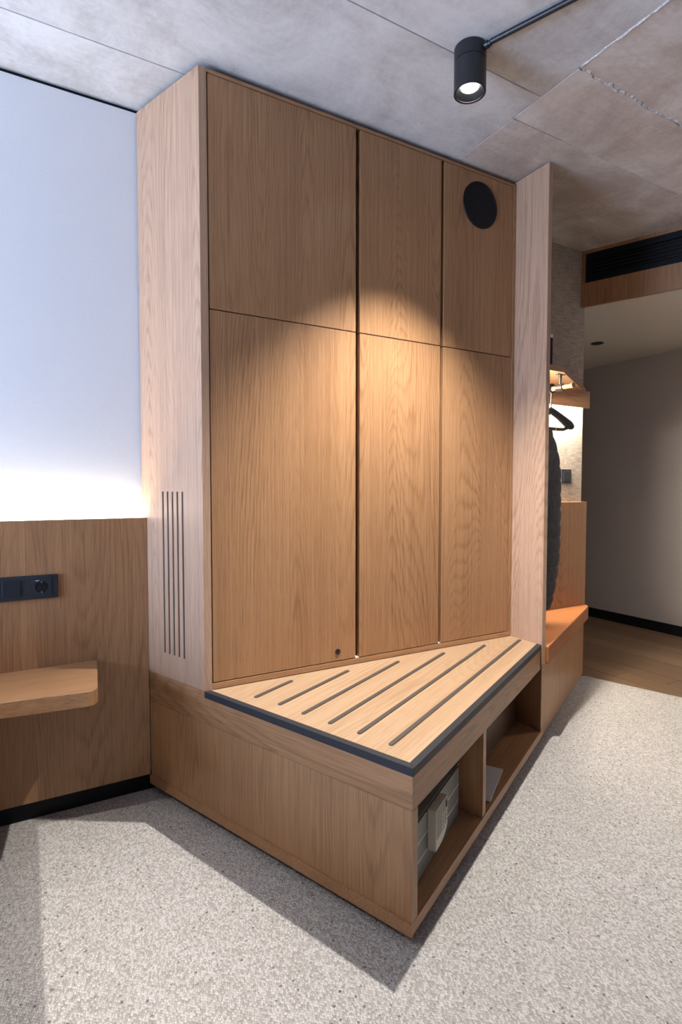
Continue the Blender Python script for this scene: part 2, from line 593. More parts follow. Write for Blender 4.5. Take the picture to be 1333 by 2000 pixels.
def ceil_panel(x0, x1, y0, y1, m):
    d = random.uniform(-0.0012, 0.0012)
    g = 0.0016
    bm = bmesh.new()
    add_box(bm, x0 + g, x1 - g, y0 + g, y1 - g, ZC + d, ZC + 0.007)
    return obj('panel', bm, m, ceil, bevel=0.0015)


ysl = [YW + 0.1, 2.075, 1.522, 0.97, 0.415, -0.14, -0.70, -1.25, -1.80, YB]
for a, b in zip(ysl, ysl[1:]):
    for x0, x1 in ((XL, -0.75), (-0.75, XJ)):
        ceil_panel(x0, x1, b, a, CONC_GREY)
ysr = [YW + 0.1, 1.662, 1.355, 0.80, 0.25, -0.30, -1.40, YB]
for i, (a, b) in enumerate(zip(ysr, ysr[1:])):
    ceil_panel(XJ, XR, b, a, CONC_WARM)
# cement fins left in the joints on the right


def fin(p0, p1, w, seed):
    rnd = random.Random(seed)
    p0, p1 = Vector(p0), Vector(p1)
    d = (p1 - p0); n = int(d.length / 0.012)
    t = d.normalized(); s = Vector((-t.y, t.x))
    bm = bmesh.new()
    rows = []
    o = 0.0
    for i in range(n + 1):
        c = p0 + d * (i / n)
        o = o * 0.8 + rnd.uniform(-1, 1) * w * 0.35
        ww = w * rnd.uniform(0.35, 1.0); h = w * rnd.uniform(0.15, 0.55)
        rows.append([bm.verts.new((*(c + s * (o - ww)), ZC + 0.002)), bm.verts.new((*(c + s * o), ZC - h)), bm.verts.new((*(c + s * (o + ww)), ZC + 0.002))])
    for a, b in zip(rows, rows[1:]):
        for k in range(2): bm.faces.new((a[k], a[k + 1], b[k + 1], b[k]))
    return obj('cement_fin', bm, RIDGE, ceil)


fin((XJ + 0.01, 1.355), (3.5, 1.355), 0.014, 1)
fin((XJ, 1.345), (XJ, 0.4), 0.0075, 2)
fin((XJ + 0.3, 1.662), (3.4, 1.662), 0.004, 4)

boxobj('slab', XC - 0.15, 4.85, YW + 0.15, 5.35, ZC + 0.006, ZC + 0.16, CONC_GREY, ceil)
boxobj('slab', XR + 0.15, 4.85, 0.70, YW + 0.15, ZC + 0.006, ZC + 0.16, CONC_GREY, ceil)
# lowered hallway ceiling
P0 = Vector((3.085, 2.338)); VB = Vector((0.363, -0.932)).normalized(); P1 = P0 + VB * ((XR - P0.x) / VB.x)
NB = Vector((-VB.y, VB.x))
if NB.x < 0: NB = -NB
ZH = 2.377
struct(prismobj('ceiling_hall', [P0 + NB * 0.025, P1 + NB * 0.025, (XR + 0.03, 0.85), (4.72, 0.85), (4.72, 5.2), (XC, 5.2), (XC, 2.42)], ZH, ZH + 0.05, HALLCEIL),
       'plain cream lowered ceiling of the hallway', 'ceiling')

# ================================================================== WARDROBE
wd = thing('wardrobe', (1.3, 2.15, 0.497), 'tall built-in oak wardrobe with six flat doors reaching the concrete ceiling', 'wardrobe')
Z0, ZT = 0.497, 2.700
# side panel with five ventilation slots
bm = bmesh.new()
sy = [2.091 + i * (2.208 - 2.091) / 4 for i in range(5)]
sw = 0.0050
zs0, zs1 = 0.592, 1.221


def sp(y0, y1, z0, z1, front=False):
    if front:
        add_prism(bm, [LY(0, YD), (0.580, YD), (0.586, y1), LY(0, y1)], z0, z1)
    else:
        add_prism(bm, [LY(0, y0), LY(0.003, y0), LY(0.003, y1), LY(0, y1)], z0, z1)


sp(YD, 2.03, Z0, ZT, True)
ed = [2.03]
for s_ in sy: ed += [s_ - sw, s_ + sw]
ed.append(2.343)
for i in range(len(ed) - 1):
    if i % 2 == 0:
        sp(ed[i], ed[i + 1], Z0, ZT)
    else:
        sp(ed[i], ed[i + 1], Z0, zs0); sp(ed[i], ed[i + 1], zs1, ZT)
obj('side_panel', bm, OAK_PALE, wd)
prismobj('slot_backing', [LY(0.0032, 2.06), LY(0.012, 2.06), LY(0.012, 2.25), LY(0.0032, 2.25)], zs0 - 0.05, zs1 + 0.05, DARK, wd)
boxobj('bottom_rail', 0.580, 2.0995, YD, YD + 0.02, Z0, 0.519, OAK_X, wd, 0.0008)
boxobj('top_rail', 0.580, 2.0995, YD, YD + 0.02, 2.688, ZT, OAK_X, wd, 0.0008)
boxobj('stile', 2.082, 2.0995, YD, YD + 0.02, 0.519, 2.688, OAK, wd, 0.0008)
boxobj('carcass', 0.640, 2.0995, YD + 0.036, 2.343, Z0 + 0.003, 2.690, OAK, wd)
prismobj('top_panel', [LY(0.024, YD + 0.02), (2.0995, YD + 0.02), (2.0995, 2.343), LY(0.024, 2.343)], 2.6905, ZT, OAK_X, wd)
prismobj('shadow_gap', [LY(0.028, YD + 0.03), (2.09, YD + 0.03), (2.09, 2.343), LY(0.028, 2.343)], ZT, ZC - 0.0015, DARK, wd)
cols = [(0.5845, 1.1925), (1.2125, 1.636), (1.6535, 2.0795)]
rows = [(0.5225, 1.8705), (1.8745, 2.685)]
for ci, (x0, x1) in enumerate(cols):
    for ri, (z0, z1) in enumerate(rows):
        d = boxobj('door', x0, x1, YD + 0.0015, YD + 0.0215, z0, z1, OAK, wd, 0.0008)
        if ci == 0 and ri == 0:
            bm = bmesh.new()
            add_lathe(bm, [(0.0, -0.0045), (0.0095, -0.0045), (0.0118, -0.003), (0.0118, 0.004)], (1.107, YD + 0.0015, 0.560), 'y', 32)
            add_box(bm, 1.1062, 1.1078, YD - 0.0042, YD - 0.0028, 0.556, 0.564)
            lk = obj('lock', bm, BLACK_METAL, d, smooth=True); lk['label'] = 'small round black lock'
        if ci == 2 and ri == 1:
            bm = bmesh.new()
            cc = (1.866, YD + 0.0015, 2.546)
            add_lathe(bm, [(0.0, -0.003), (0.096, -0.003), (0.0975, -0.005), (0.1035, -0.005), (0.1045, -0.003), (0.1045, 0.004)], cc, 'y', 64)
            vg = obj('loudspeaker_cover', bm, BLACK, d, smooth=True); vg['label'] = 'round black speaker cover in the upper door'
# pale pads at the foot of the finger-pull gaps
for x0, x1 in ((1.195, 1.211), (1.638, 1.652)):
    boxobj('gap_pad', x0, x1, YD + 0.002, YD + 0.03, 0.5195, 0.5225, WHITEPL, wd)
bm = bmesh.new()
add_box(bm, 2.100, 2.125, 1.783, 2.343, 0.404, ZT + 0.012)
ep = obj('end_panel', bm, OAK_PALE, wd, 0.001)
ep['label'] = 'tall oak end panel standing out from the doors'

# ================================================================== BENCH BASE
ZB0, ZB1 = 0.035, 0.070
ZF0, ZF1 = 0.378, 0.4725
bb = thing('bench_base', (1.1, 1.75, 0.0), 'oak bench cabinet with two open compartments below the slotted luggage top', 'bench')
prismobj('plinth', [LY(0.05, 2.31), LFc(0.05, 0.05), FX(0.05, 2.11), (2.11, 2.31)], 0.0, ZB0, BLACK, bb)
prismobj('bottom_board', [LY(-0.006, 2.309), LFc(-0.006, -0.001), FX(-0.001, 2.1185), (2.1185, 2.30)], ZB0, ZB1, OAK_F, bb, 0.001)
prismobj('side_panel', [LY(0.0, 2.309), LFc(0.0, 0.0), LFc(0.034, 0.0), LY(0.034, 2.309)], ZB1, ZF0 - 0.0012, OAK, bb, 0.0008)
bm = bmesh.new()
add_prism(bm, [LY(0.0, YD - 0.001), LFc(0.0, 0.0), LFc(0.03, 0.03), LY(0.03, YD - 0.001)], ZF0, ZF1)
add_prism(bm, [LY(0.0, 2.309), LY(0.0, YD - 0.001), LY(0.03, YD - 0.001), LY(0.03, 2.309)], ZF0, Z0 - 0.0005)
obj('side_fascia', bm, OAK_L, bb)
prismobj('front_fascia', [LFc(0.0005, 0.0), FX(0.0, 2.0985), FX(0.03, 2.0985), LFc(0.03, 0.03)], ZF0, ZF1, OAK_F, bb, 0.0008)
bm = bmesh.new(); add_obox(bm, B, UF, NF, 0.574, 0.606, 0.002, 0.42, ZB1, ZF0)
obj('divider', bm, OAK, bb, 0.0008)
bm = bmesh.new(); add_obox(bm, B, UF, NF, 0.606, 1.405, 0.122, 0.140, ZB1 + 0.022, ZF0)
obj('back_panel', bm, OAK_SHADED, bb)
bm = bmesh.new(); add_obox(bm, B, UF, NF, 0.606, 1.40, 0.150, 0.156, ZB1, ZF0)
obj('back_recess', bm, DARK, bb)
bm = bmesh.new(); add_obox(bm, B, UF, NF, 0.10, 0.574, 0.405, 0.42, ZB1, ZF0)
obj('back_panel', bm, OAK, bb)
prismobj('ceiling_board', [LFc(0.034, 0.03), FX(0.03, 2.0985), (2.0985, 1.97), LY(0.034, 1.97)], ZF1 - 0.03, ZF1 - 0.001, OAK_F, bb)

# ================================================================== SLOTTED BENCH TOP
bt = thing('luggage_bench_top', (1.3, 1.7, ZF1), 'light oak wedge-shaped luggage top with six dark inlaid strips and black edge', 'bench top')
ZT1 = 0.497
tw = 0.020
prismobj('top_board', [LY(tw, YD - 0.0015), LFc(tw, tw), FX(tw, 2.0985), (2.0985, YD - 0.0015)], ZF1 + 0.0005, ZT1 - 0.001, OAK_TOP, bt, 0.0006)
t1 = prismobj('edge_trim', [LY(-0.003, YD - 0.0015), LFc(-0.003, -0.003), LFc(tw, tw), LY(tw, YD - 0.0015)], ZF1 + 0.0005, ZT1, TRIM, bt, 0.001)
t2 = prismobj('edge_trim', [LFc(-0.003, -0.003), FX(-0.003, 2.0985), FX(tw, 2.0985), LFc(tw, tw)], ZF1 + 0.0005, ZT1, TRIM, bt, 0.001)
slots = [((0.688, 1.828), (0.875, 1.920)), ((0.735, 1.725), (1.122, 1.915)), ((0.771, 1.615), (1.369, 1.913)),
         ((0.812, 1.507), (1.617, 1.912)), ((0.855, 1.401), (1.863, 1.912)), ((0.895, 1.292), (2.079, 1.897))]
for a, b in slots:
    a, b = Vector(a), Vector(b)
    u = (b - a).normalized(); n = Vector((-u.y, u.x)); r = 0.0078
    pts = []
    for k in range(9):
        t = -math.pi / 2 + math.pi * k / 8
        pts.append(b + u * (r * math.cos(t) - r) + n * r * math.sin(t))
    for k in range(9):
        t = math.pi / 2 + math.pi * k / 8
        pts.append(a + u * (r * math.cos(t) + r) + n * r * math.sin(t))
    prismobj('inlaid_strip', pts, ZT1 - 0.0012, ZT1 + 0.0022, RUBBER, bt, 0.0008)

# ================================================================== SAFE AND BOOKLET IN THE COMPARTMENTS
p_s, p_e = FP(0.06, 0.047), FP(0.556, 0.078)
us = (p_e - p_s).normalized(); ns = Vector((-us.y, us.x))
ls = (p_e - p_s).length
sf = thing('room_safe', (*(p_s + us * ls / 2 + ns * 0.1), ZB1), 'grey metal hotel safe with ivory keypad in the open bench compartment', 'safe')
bm = bmesh.new(); add_obox(bm, p_s, us, ns, 0, ls, 0.006, 0.27, ZB1, ZB1 + 0.185)
obj('body', bm, SAFE, sf, 0.002)
bm = bmesh.new()
zg = [ZB1 + 0.002, ZB1 + 0.062, ZB1 + 0.118, ZB1 + 0.184]
for a, b in zip(zg, zg[1:]):
    add_obox(bm, p_s, us, ns, 0.004, ls - 0.02, 0.0, 0.006, a + 0.0018, b - 0.0018)
obj('door', bm, SAFE, sf, 0.0008)
for z in zg[1:3]:
    bm = bmesh.new(); add_obox(bm, p_s, us, ns, 0.004, ls - 0.02, -0.0004, 0.006, z - 0.0016, z + 0.0016)
    obj('groove_line', bm, SAFE_LINE, sf)
# keypad: rounded bottom, grey key field, two columns of keys
kp0 = p_s + us * 0.165
ku, kn = us, ns
bm = bmesh.new()
kw, kz0, kz1 = 0.108, 0.128, 0.256
out = [(0, kz1), (kw, kz1)]
for k in range(9):
    t = k / 8 * math.pi / 2
    out.append((kw - (1 - math.cos(t)) * kw * 0.85, kz0 + 0.045 - math.sin(t) * 0.045))
out.append((0, kz0))


def kshape(bm, outline, d0, d1, p, u, n):
    fr = [bm.verts.new((*(p + u * a + n * d0), z)) for a, z in outline]
    bk = [bm.verts.new((*(p + u * a + n * d1), z)) for a, z in outline]
    bm.faces.new(fr); bm.faces.new(bk[::-1])
    N = len(fr)
    for i in range(N): bm.faces.new((fr[i], fr[(i + 1) % N], bk[(i + 1) % N], bk[i]))


kshape(bm, out, -0.028, -0.0005, kp0, ku, kn)
kp = obj('keypad', bm, KEYPAD, sf, 0.0015)
bm = bmesh.new()
fld = [(0.006, kz1 - 0.004), (kw - 0.006, kz1 - 0.004), (kw - 0.006, kz0 + 0.052), (kw * 0.7, kz0 + 0.040), (0.006, kz0 + 0.034)]
kshape(bm, fld, -0.0288, -0.027, kp0, ku, kn)
obj('key_field', bm, KEYPAD_D, kp)
bm = bmesh.new()
add_obox(bm, kp0, ku, kn, 0.085, 0.098, -0.0292, -0.0285, 0.225, 0.247)
obj('display', bm, BLACK, kp)
for c_ in range(3):
    for r_ in range(4):
        bm = bmesh.new()
        add_obox(bm, kp0, ku, kn, 0.046 + c_ * 0.018, 0.058 + c_ * 0.018, -0.0305, -0.0285, 0.176 + r_ * 0.0135, 0.185 + r_ * 0.0135)
        obj('key', bm, KEYPAD, kp)

bk = thing('booklet', (*FP(0.78, 0.055), ZB1), 'pale booklet lying in the empty compartment beside the divider', 'booklet')
bm = bmesh.new()
add_prism(bm, [FP(0.70, 0.020), FP(0.93, 0.040), FP(0.925, 0.118), FP(0.70, 0.105)], ZB1, ZB1 + 0.006)
obj('cover', bm, PAPER, bk, 0.0006)
bm = bmesh.new()
add_prism(bm, [FP(0.672, 0.006), FP(0.925, 0.036), FP(0.918, 0.115), FP(0.672, 0.090)], ZB1 + 0.0062, ZB1 + 0.014)
obj('pages', bm, PAPER, bk, 0.0006)

# ================================================================== NICHE: SEAT, BACK PANEL, SHELF
sb = thing('niche_seat_base', (2.5, 2.2, 0.0), 'plain oak seat base under the tan leather cushion', 'seat base')
ZS = 0.403
xe = 3.106
prismobj('front_panel', [FX(0.0, 2.121), FX(0.0, xe), (xe, FX(0.018, xe).y), FX(0.018, 2.121)], ZB0, ZS, OAK, sb, 0.001)
prismobj('side_panel', [FX(0.0185, 2.121), FX(0.0185, 2.141), (2.141, 2.30), (2.121, 2.30)], ZB0, ZS, OAK, sb)
prismobj('seat_board', [FX(0.0185, 2.142), FX(0.0185, 3.05), (3.05, 2.304), (2.142, 2.304)], ZS - 0.018, ZS, OAK, sb)
prismobj('plinth', [FX(0.04, 2.15), FX(0.04, 3.07), (3.07, 2.34), (2.15, 2.34)], 0.0, ZB0, BLACK, sb)

cu = thing('seat_cushion', (2.55, 2.15, ZS), 'tan leather seat cushion wedged into the coat niche', 'cushion')
bm = bmesh.new()
cpts = [FX(-0.033, 2.1275), FX(-0.033, 3.085), (3.106, FX(-0.033, 3.10).y + 0.016), (3.106, 2.3035), (2.1275, 2.3035)]
add_prism(bm, cpts, ZS + 0.0005, 0.490)
co = obj('cushion_body', bm, LEATHER, cu, 0.011, 4)
bm = bmesh.new()
q0, q1 = FX(-0.030, 2.136), FX(-0.030, 3.075)
add_tube(bm, [(q0.x, q0.y, 0.4855), (q1.x, q1.y, 0.4855)], 0.0028, 10)
obj('piping', bm, LEATHER, cu, smooth=True)

bp = boxobj('niche_back_panel', 2.1265, 3.108, 2.305, YW - 0.0005, 0.404, 1.147, OAK, None, 0.001)
tag(bp, 'oak back panel behind the tan cushion', 'wall panel')

sh = thing('niche_shelf', (2.6, 2.2, 1.735), 'oak hat shelf with a canted front edge and light strip in the coat niche', 'shelf')
prismobj('shelf_board', [(2.1265, 1.968), (2.457, 1.974), (3.112, 2.331), (3.112, YW - 0.0005), (2.1265, YW - 0.0005)], 1.838, 1.868, OAK_X, sh, 0.001)
boxobj('light_valance', 2.1265, 3.085, 2.280, 2.292, 1.733, 1.8375, OAK_X, sh, 0.001)
boxobj('light_profile', 2.1265, 3.085, 2.293, YW - 0.0005, 1.770, 1.774, STEEL, sh)
boxobj('led_strip', 2.1265, 3.080, 2.298, 2.338, 1.766, 1.7695, LED_N, sh)
boxobj('led_strip', 2.1265, 2.130, 2.00, 2.25, 1.715, 1.745, LED_ADDED, sh)  # unseen strip added on the end panel to brighten the shelf underside

# coat rod hanging from the shelf
RX, RZ = 2.487, 1.768
rd = thing('coat_rod', (RX, 2.1, RZ - 0.02), 'short oak coat rod on a black bracket under the shelf', 'coat rod')
bm = bmesh.new(); add_tube(bm, [(RX, 1.935, RZ), (RX, 1.945, RZ), (RX, 2.279, RZ)], [0.0145, 0.0125, 0.0125], 20)
obj('rod', bm, OAK_X, rd, smooth=True)
bm = bmesh.new()
add_lathe(bm, [(0.0135, -0.020), (0.0185, -0.020), (0.0185, 0.020), (0.0135, 0.020)], (RX, 2.019, RZ), 'y', 24, close=True)
add_tube(bm, [(RX, 2.019, RZ + 0.017), (RX, 2.019, 1.834)], [0.0065, 0.009], 14)
add_box(bm, RX - 0.028, RX + 0.028, 2.010, 2.028, 1.834, 1.838)
obj('bracket', bm, BLACK_METAL, rd, smooth=True)

# black hanger
HY = 2.075
hg = thing('coat_hanger', (RX, HY, 1.55), 'black coat hanger with broad shoulders and brass clip on the oak rod', 'hanger')
bm = bmesh.new()
add_lathe(bm, [(0.0128, -0.006), (0.026, -0.006), (0.026, 0.006), (0.0128, 0.006)], (RX, HY, RZ + 0.004), 'y', 28, close=True)
add_tube(bm, [(RX, HY, RZ - 0.02), (RX, HY, 1.66)], 0.004, 10)
obj('hook_ring', bm, BLACK_METAL, hg, smooth=True)


def hang_arm(s):
    bm = bmesh.new()
    path = [(0.0, 1.662, 0.020, 0.013), (0.05, 1.642, 0.022, 0.014), (0.10, 1.618, 0.025, 0.018), (0.145, 1.596, 0.026, 0.025), (0.165, 1.584, 0.018, 0.022), (0.172, 1.578, 0.006, 0.010)]
    rings = []
    for dx, z, rz, ry in path:
        rings.append([bm.verts.new((RX + s * dx, HY + ry * math.cos(t), z - rz * 0.4 + rz * math.sin(t))) for t in [2 * math.pi * k / 16 for k in range(16)]])
    for a, b in zip(rings, rings[1:]):
        for k in range(16): bm.faces.new((a[k], a[(k + 1) % 16], b[(k + 1) % 16], b[k]))
    bm.faces.new(rings[0]); bm.faces.new(rings[-1][::-1])
    return obj('shoulder', bm, BLACK_METAL, hg, smooth=True)


hang_arm(1); hang_arm(-1)
bm = bmesh.new(); add_tube(bm, [(RX - 0.155, HY, 1.576), (RX - 0.1, HY, 1.556), (RX + 0.1, HY, 1.556), (RX + 0.155, HY, 1.576)], 0.009, 12)
obj('bar', bm, BLACK_METAL, hg, smooth=True)
bm = bmesh.new(); add_tube(bm, [(RX + 0.026, HY - 0.012, 1.60), (RX + 0.024, HY - 0.013, 1.56), (RX + 0.028, HY - 0.013, 1.535), (RX + 0.020, HY - 0.012, 1.53)], 0.0018, 8)
obj('clip', bm, BRASS, hg, smooth=True)

# quilted garment below the hanger bar
prof = [(1.548, 0.012), (1.52, 0.020), (1.478, 0.040), (1.43, 0.056), (1.38, 0.066), (1.32, 0.071), (1.20, 0.074), (1.08, 0.074), (0.97, 0.073), (0.87, 0.070), (0.79, 0.058), (0.70, 0.036), (0.63, 0.014), (0.575, -0.004)]
bm = bmesh.new()


def hw(z):
    for (za, wa), (zb, wb) in zip(prof, prof[1:]):
        if zb <= z <= za: return wa + (wb - wa) * (za - z) / (za - zb)
    return prof[-1][1]


rings = []
NZ = 300
for i in range(NZ + 1):
    z = 1.548 - (1.548 - 0.575) * i / NZ
    q = abs(math.sin(math.pi * (z - 0.575) / 0.078)) ** 0.30      # quilted bulges
    e = hw(z)
    xr, xl = RX + e - 0.006 - 0.008 * (1 - q), RX - 0.15 + 0.03 * math.sin(z * 3)
    ty = (0.020 + 0.030 * min(1, (1.55 - z) / 0.25)) * (0.80 + 0.20 * q) * (1.0 if z > 0.62 else 0.9)
    ring = []
    for k in range(24):
        t = 2 * math.pi * k / 24
        c_, s_ = math.cos(t), math.sin(t)
        xm, xw = (xr + xl) / 2, (xr - xl) / 2
        ring.append(bm.verts.new((xm + xw * math.copysign(abs(c_) ** 0.6, c_), HY + ty * math.copysign(abs(s_) ** 0.8, s_), z)))
    rings.append(ring)
for a, b in zip(rings, rings[1:]):
    for k in range(24): bm.faces.new((a[k], a[(k + 1) % 24], b[(k + 1) % 24], b[k]))
bm.faces.new(rings[0]); bm.faces.new(rings[-1][::-1])
tag(obj('quilted_coat', bm, COAT, None, smooth=True), 'dark grey quilted coat hanging in the niche behind the tall oak panel', 'coat')

# small dark object on the shelf, next to the end panel
so = thing('storage_box', (2.32, 2.06, 1.868), 'slim dark box with a pale lid on the niche shelf', 'box')
boxobj('body', 2.26, 2.384, 1.985, 2.13, 1.868, 2.008, DARK, so, 0.002)
boxobj('lid', 2.258, 2.386, 1.983, 2.132, 2.008, 2.026, WHITEPL, so, 0.002)

# light switch on the linen wall
sw_ = thing('light_switch', (2.96, YW, 1.26), 'black light switch on the lit linen wall above the oak back panel', 'switch')
boxobj('frame', 2.915, 3.005, YW - 0.009, YW - 0.0002, 1.265, 1.352, SOCKET, sw_, 0.002)
boxobj('rocker', 2.930, 2.991, YW - 0.013, YW - 0.0085, 1.279, 1.338, SOCKET_IN, sw_, 0.0015)

# ================================================================== HEADBOARD WITH SHELF, SOCKETS
hb = thing('headboard_panel', (-1.2, 2.33, 0.07), 'oak headboard wall panel with glowing light strip along its top edge', 'wall panel')
YH = 2.312
prismobj('panel', [(-2.9, YH), LY(-0.0003, YH), LY(-0.0003, YH + 0.006), (-2.9, YH + 0.006)], 0.0705, 1.117, OAK, hb, 0.0008)
prismobj('backing', [(-2.9, YH + 0.0065), LY(-0.003, YH + 0.0065), LY(-0.003, YW - 0.0005), (-2.9, YW - 0.0005)], 0.0705, 1.099, WALL, hb)
prismobj('led_strip', [(-2.9, YH + 0.007), LY(-0.006, YH + 0.007), LY(-0.006, YH + 0.017), (-2.9, YH + 0.017)], 1.0995, 1.106, LED_W, hb)

# bedside shelf
zs_, th = 0.572, 0.052
base = [Vector((-0.27, YH - 0.0005)), Vector((0.228, YH - 0.0005)), Vector((0.197, 2.00))]
pts = base[:]
c0 = Vector((0.150, 1.968))
for k in range(7):
    t = k / 6
    a_, b_, c_ = Vector((0.197, 2.00)), Vector((0.192, 1.958)), Vector((0.150, 1.962))
    pts.append(a_ * (1 - t) ** 2 + b_ * 2 * t * (1 - t) + c_ * t * t)
pts.append(Vector((-0.27, 2.012)))
pts = [p for i, p in enumerate(pts) if (p - pts[i - 1]).length > 1e-4]
bs = prismobj('bedside_shelf', pts, zs_ - th, zs_, OAK_X, None, 0.003, 3)
tag(bs, 'thick oak bedside shelf with rounded corner fixed to the headboard', 'shelf')

# bed beyond the left edge of the frame
bed = thing('bed', (-1.27, 1.28, 0.0), 'wide upholstered bed beside the bedside shelf', 'bed')
boxobj('bed_base', -2.24, -0.30, 0.26, 2.305, 0.06, 0.36, RUBBER, bed, 0.01)
for fx in (-2.15, -0.45):
    for fy_ in (0.35, 2.15):
        boxobj('leg', fx, fx + 0.06, fy_, fy_ + 0.06, 0.0, 0.06, BLACK, bed)
boxobj('mattress', -2.23, -0.31, 0.27, 2.30, 0.36, 0.60, PAPER, bed, 0.04)
boxobj('duvet', -2.25, -0.295, 0.25, 2.285, 0.40, 0.655, PAPER, bed, 0.02)
for px in (-2.2, -1.28):
    boxobj('pillow', px, px + 0.68, 1.78, 2.27, 0.655, 0.79, PAPER, bed, 0.06)

# socket strip
ss = thing('socket_strip', (-0.05, YH, 0.83), 'anthracite strip of switches and one power socket on the oak headboard', 'socket')
zs0_, zs1_ = 0.829, 0.916
boxobj('frame', -0.235, 0.098, YH - 0.010, YH - 0.0002, zs0_, zs1_, SOCKET, ss, 0.002)
for xa in (-0.153, -0.0805):
    boxobj('rocker', xa, xa + 0.058, YH - 0.0138, YH - 0.0095, zs0_ + 0.0145, zs1_ - 0.0145, SOCKET_IN, ss, 0.0015)
bm = bmesh.new()
xs0, xs1, zc_ = 0.0075, 0.0795, (zs0_ + zs1_) / 2
xm = (xs0 + xs1) / 2 + 0.0005
# square insert with a round well
R = 0.0215
fy = YH - 0.0125
N = 32
outer, inner, well = [], [], []
for k in range(N):
    t = 2 * math.pi * k / N
    c_, s_ = math.cos(t), math.sin(t)
    m_ = max(abs(c_), abs(s_))
    outer.append(bm.verts.new((xm + 0.033 * c_ / m_, fy, zc_ + 0.031 * s_ / m_)))
    inner.append(bm.verts.new((xm + R * c_, fy, zc_ + R * s_)))
    well.append(bm.verts.new((xm + R * c_, fy + 0.0018, zc_ + R * s_)))
rim = [bm.verts.new((v.co.x, YH - 0.0098, v.co.z)) for v in outer]
for k in range(N):
    j = (k + 1) % N
    bm.faces.new((outer[k], outer[j], inner[j], inner[k]))
    bm.faces.new((inner[k], inner[j], well[j], well[k]))
    bm.faces.new((outer[k], rim[k], rim[j], outer[j]))
si = obj('socket_insert', bm, SOCKET, ss)
bm = bmesh.new()
add_lathe(bm, [(0.0, fy + 0.0017 - YH), (0.0214, fy + 0.0017 - YH), (0.0214, fy + 0.0022 - YH)], (xm, YH, zc_), 'y', 32)
obj('well', bm, BLACK, si)
for dz in (0.0185, -0.0185):
    boxobj('earth_contact', xm - 0.0022, xm + 0.0022, fy - 0.0005, fy + 0.0015, zc_ + dz - 0.003, zc_ + dz + 0.003, STEEL, si)
for dx in (-0.0095, 0.0095):
    bm = bmesh.new(); add_lathe(bm, [(0.0, 0.0), (0.0027, 0.0), (0.0027, 0.0006)], (xm + dx, fy + 0.0008, zc_), 'y', 12)
    obj('pin_hole', bm, DARK, si)
boxobj('marking', xm - 0.020, xm - 0.008, fy - 0.0004, fy + 0.0002, zc_ + 0.0235, zc_ + 0.0255, WHITEPL, si)

# ================================================================== HALLWAY BULKHEAD WITH AIR GRILLE
bk_ = thing('bulkhead', (*(P0 + VB * 0.5), ZH), 'oak bulkhead above the hallway opening carrying a black air grille', 'bulkhead')
LB = (P1 - P0).length
g0, g1, gz0, gz1 = 0.008, 1.10, 2.520, 2.700


def bh(name, a, b, d0, d1, z0, z1, m, par, bev=0.0):
    bm = bmesh.new(); add_obox(bm, P0, VB, NB, a, b, d0, d1, z0, z1)
    return obj(name, bm, m, par, bev)


bh('lower_board', -0.014, LB, 0, 0.020, ZH - 0.004, gz0, OAK, bk_)
bh('upper_board', -0.014, LB, 0, 0.020, gz1, ZC - 0.002, OAK, bk_)
bh('end_board', -0.014, g0, -0.001, 0.020, gz0, gz1, OAK, bk_)
bh('end_board', g1, LB, 0, 0.020, gz0, gz1, OAK, bk_)
gr = bh('grille_frame', g0 + 0.0005, g1 - 0.0005, 0.004, 0.012, gz1 - 0.036, gz1 - 0.0005, BLACK, bk_)
gr2 = bh('grille_frame', g0 + 0.0005, g1 - 0.0005, 0.004, 0.012, gz0 + 0.0005, gz0 + 0.036, BLACK, bk_)
gr3 = bh('grille_frame', g0 + 0.0005, g0 + 0.032, 0.004, 0.012, gz0 + 0.036, gz1 - 0.036, BLACK, bk_)
bh('grille_frame', g1 - 0.032, g1 - 0.0005, 0.004, 0.012, gz0 + 0.036, gz1 - 0.036, BLACK, bk_)
bh('grille_back', g0, g1, 0.030, 0.034, gz0, gz1, DARK, bk_)
ns_ = 5
for i in range(ns_):
    z = gz0 + 0.036 + (i + 0.5) * (gz1 - gz0 - 0.072) / ns_
    bm = bmesh.new()
    a = P0 + VB * (g0 + 0.032); b = P0 + VB * (g1 - 0.032)
    vv = []
    for p in (a, b):
        f, k_ = p + NB * 0.006, p + NB * 0.026
        vv.append([bm.verts.new((f.x, f.y, z - 0.005)), bm.verts.new((k_.x, k_.y, z + 0.003)), bm.verts.new((k_.x, k_.y, z + 0.006)), bm.verts.new((f.x, f.y, z - 0.002))])
    for k in range(4): bm.faces.new((vv[0][k], vv[0][(k + 1) % 4], vv[1][(k + 1) % 4], vv[1][k]))
    bm.faces.new(vv[0][::-1]); bm.faces.new(vv[1])
    obj('slat', bm, BLACK_METAL, bk_)

# black recessed downlight in the hallway ceiling, and an unseen one added for fill


def downlight(x, y, label, watts=0.0):
    dl = thing('recessed_downlight', (x, y, ZH - 0.004), label, 'downlight')
    bm = bmesh.new(); add_lathe(bm, [(0.038, -0.001), (0.046, -0.004), (0.050, -0.002), (0.050, 0.0), (0.038, 0.0)], (x, y, ZH), 'z', 40, close=True)
    obj('ring', bm, BLACK_METAL, dl, smooth=True)
    bm = bmesh.new(); add_lathe(bm, [(0.0, -0.0006), (0.039, -0.0006), (0.039, 0.0)], (x, y, ZH), 'z', 40)
    obj('reflector', bm, DARK, dl)
    if watts:
        d = bpy.data.lights.new('hall_fill_beam', 'SPOT')
        d.energy = watts; d.color = (1.0, 0.93, 0.84); d.spot_size = math.radians(120); d.spot_blend = 1.0; d.shadow_soft_size = 0.03
        o = bpy.data.objects.new('hall_fill_beam', d)
        COL.objects.link(o)
        o.parent = dl; o.location = (0, 0, -0.004)


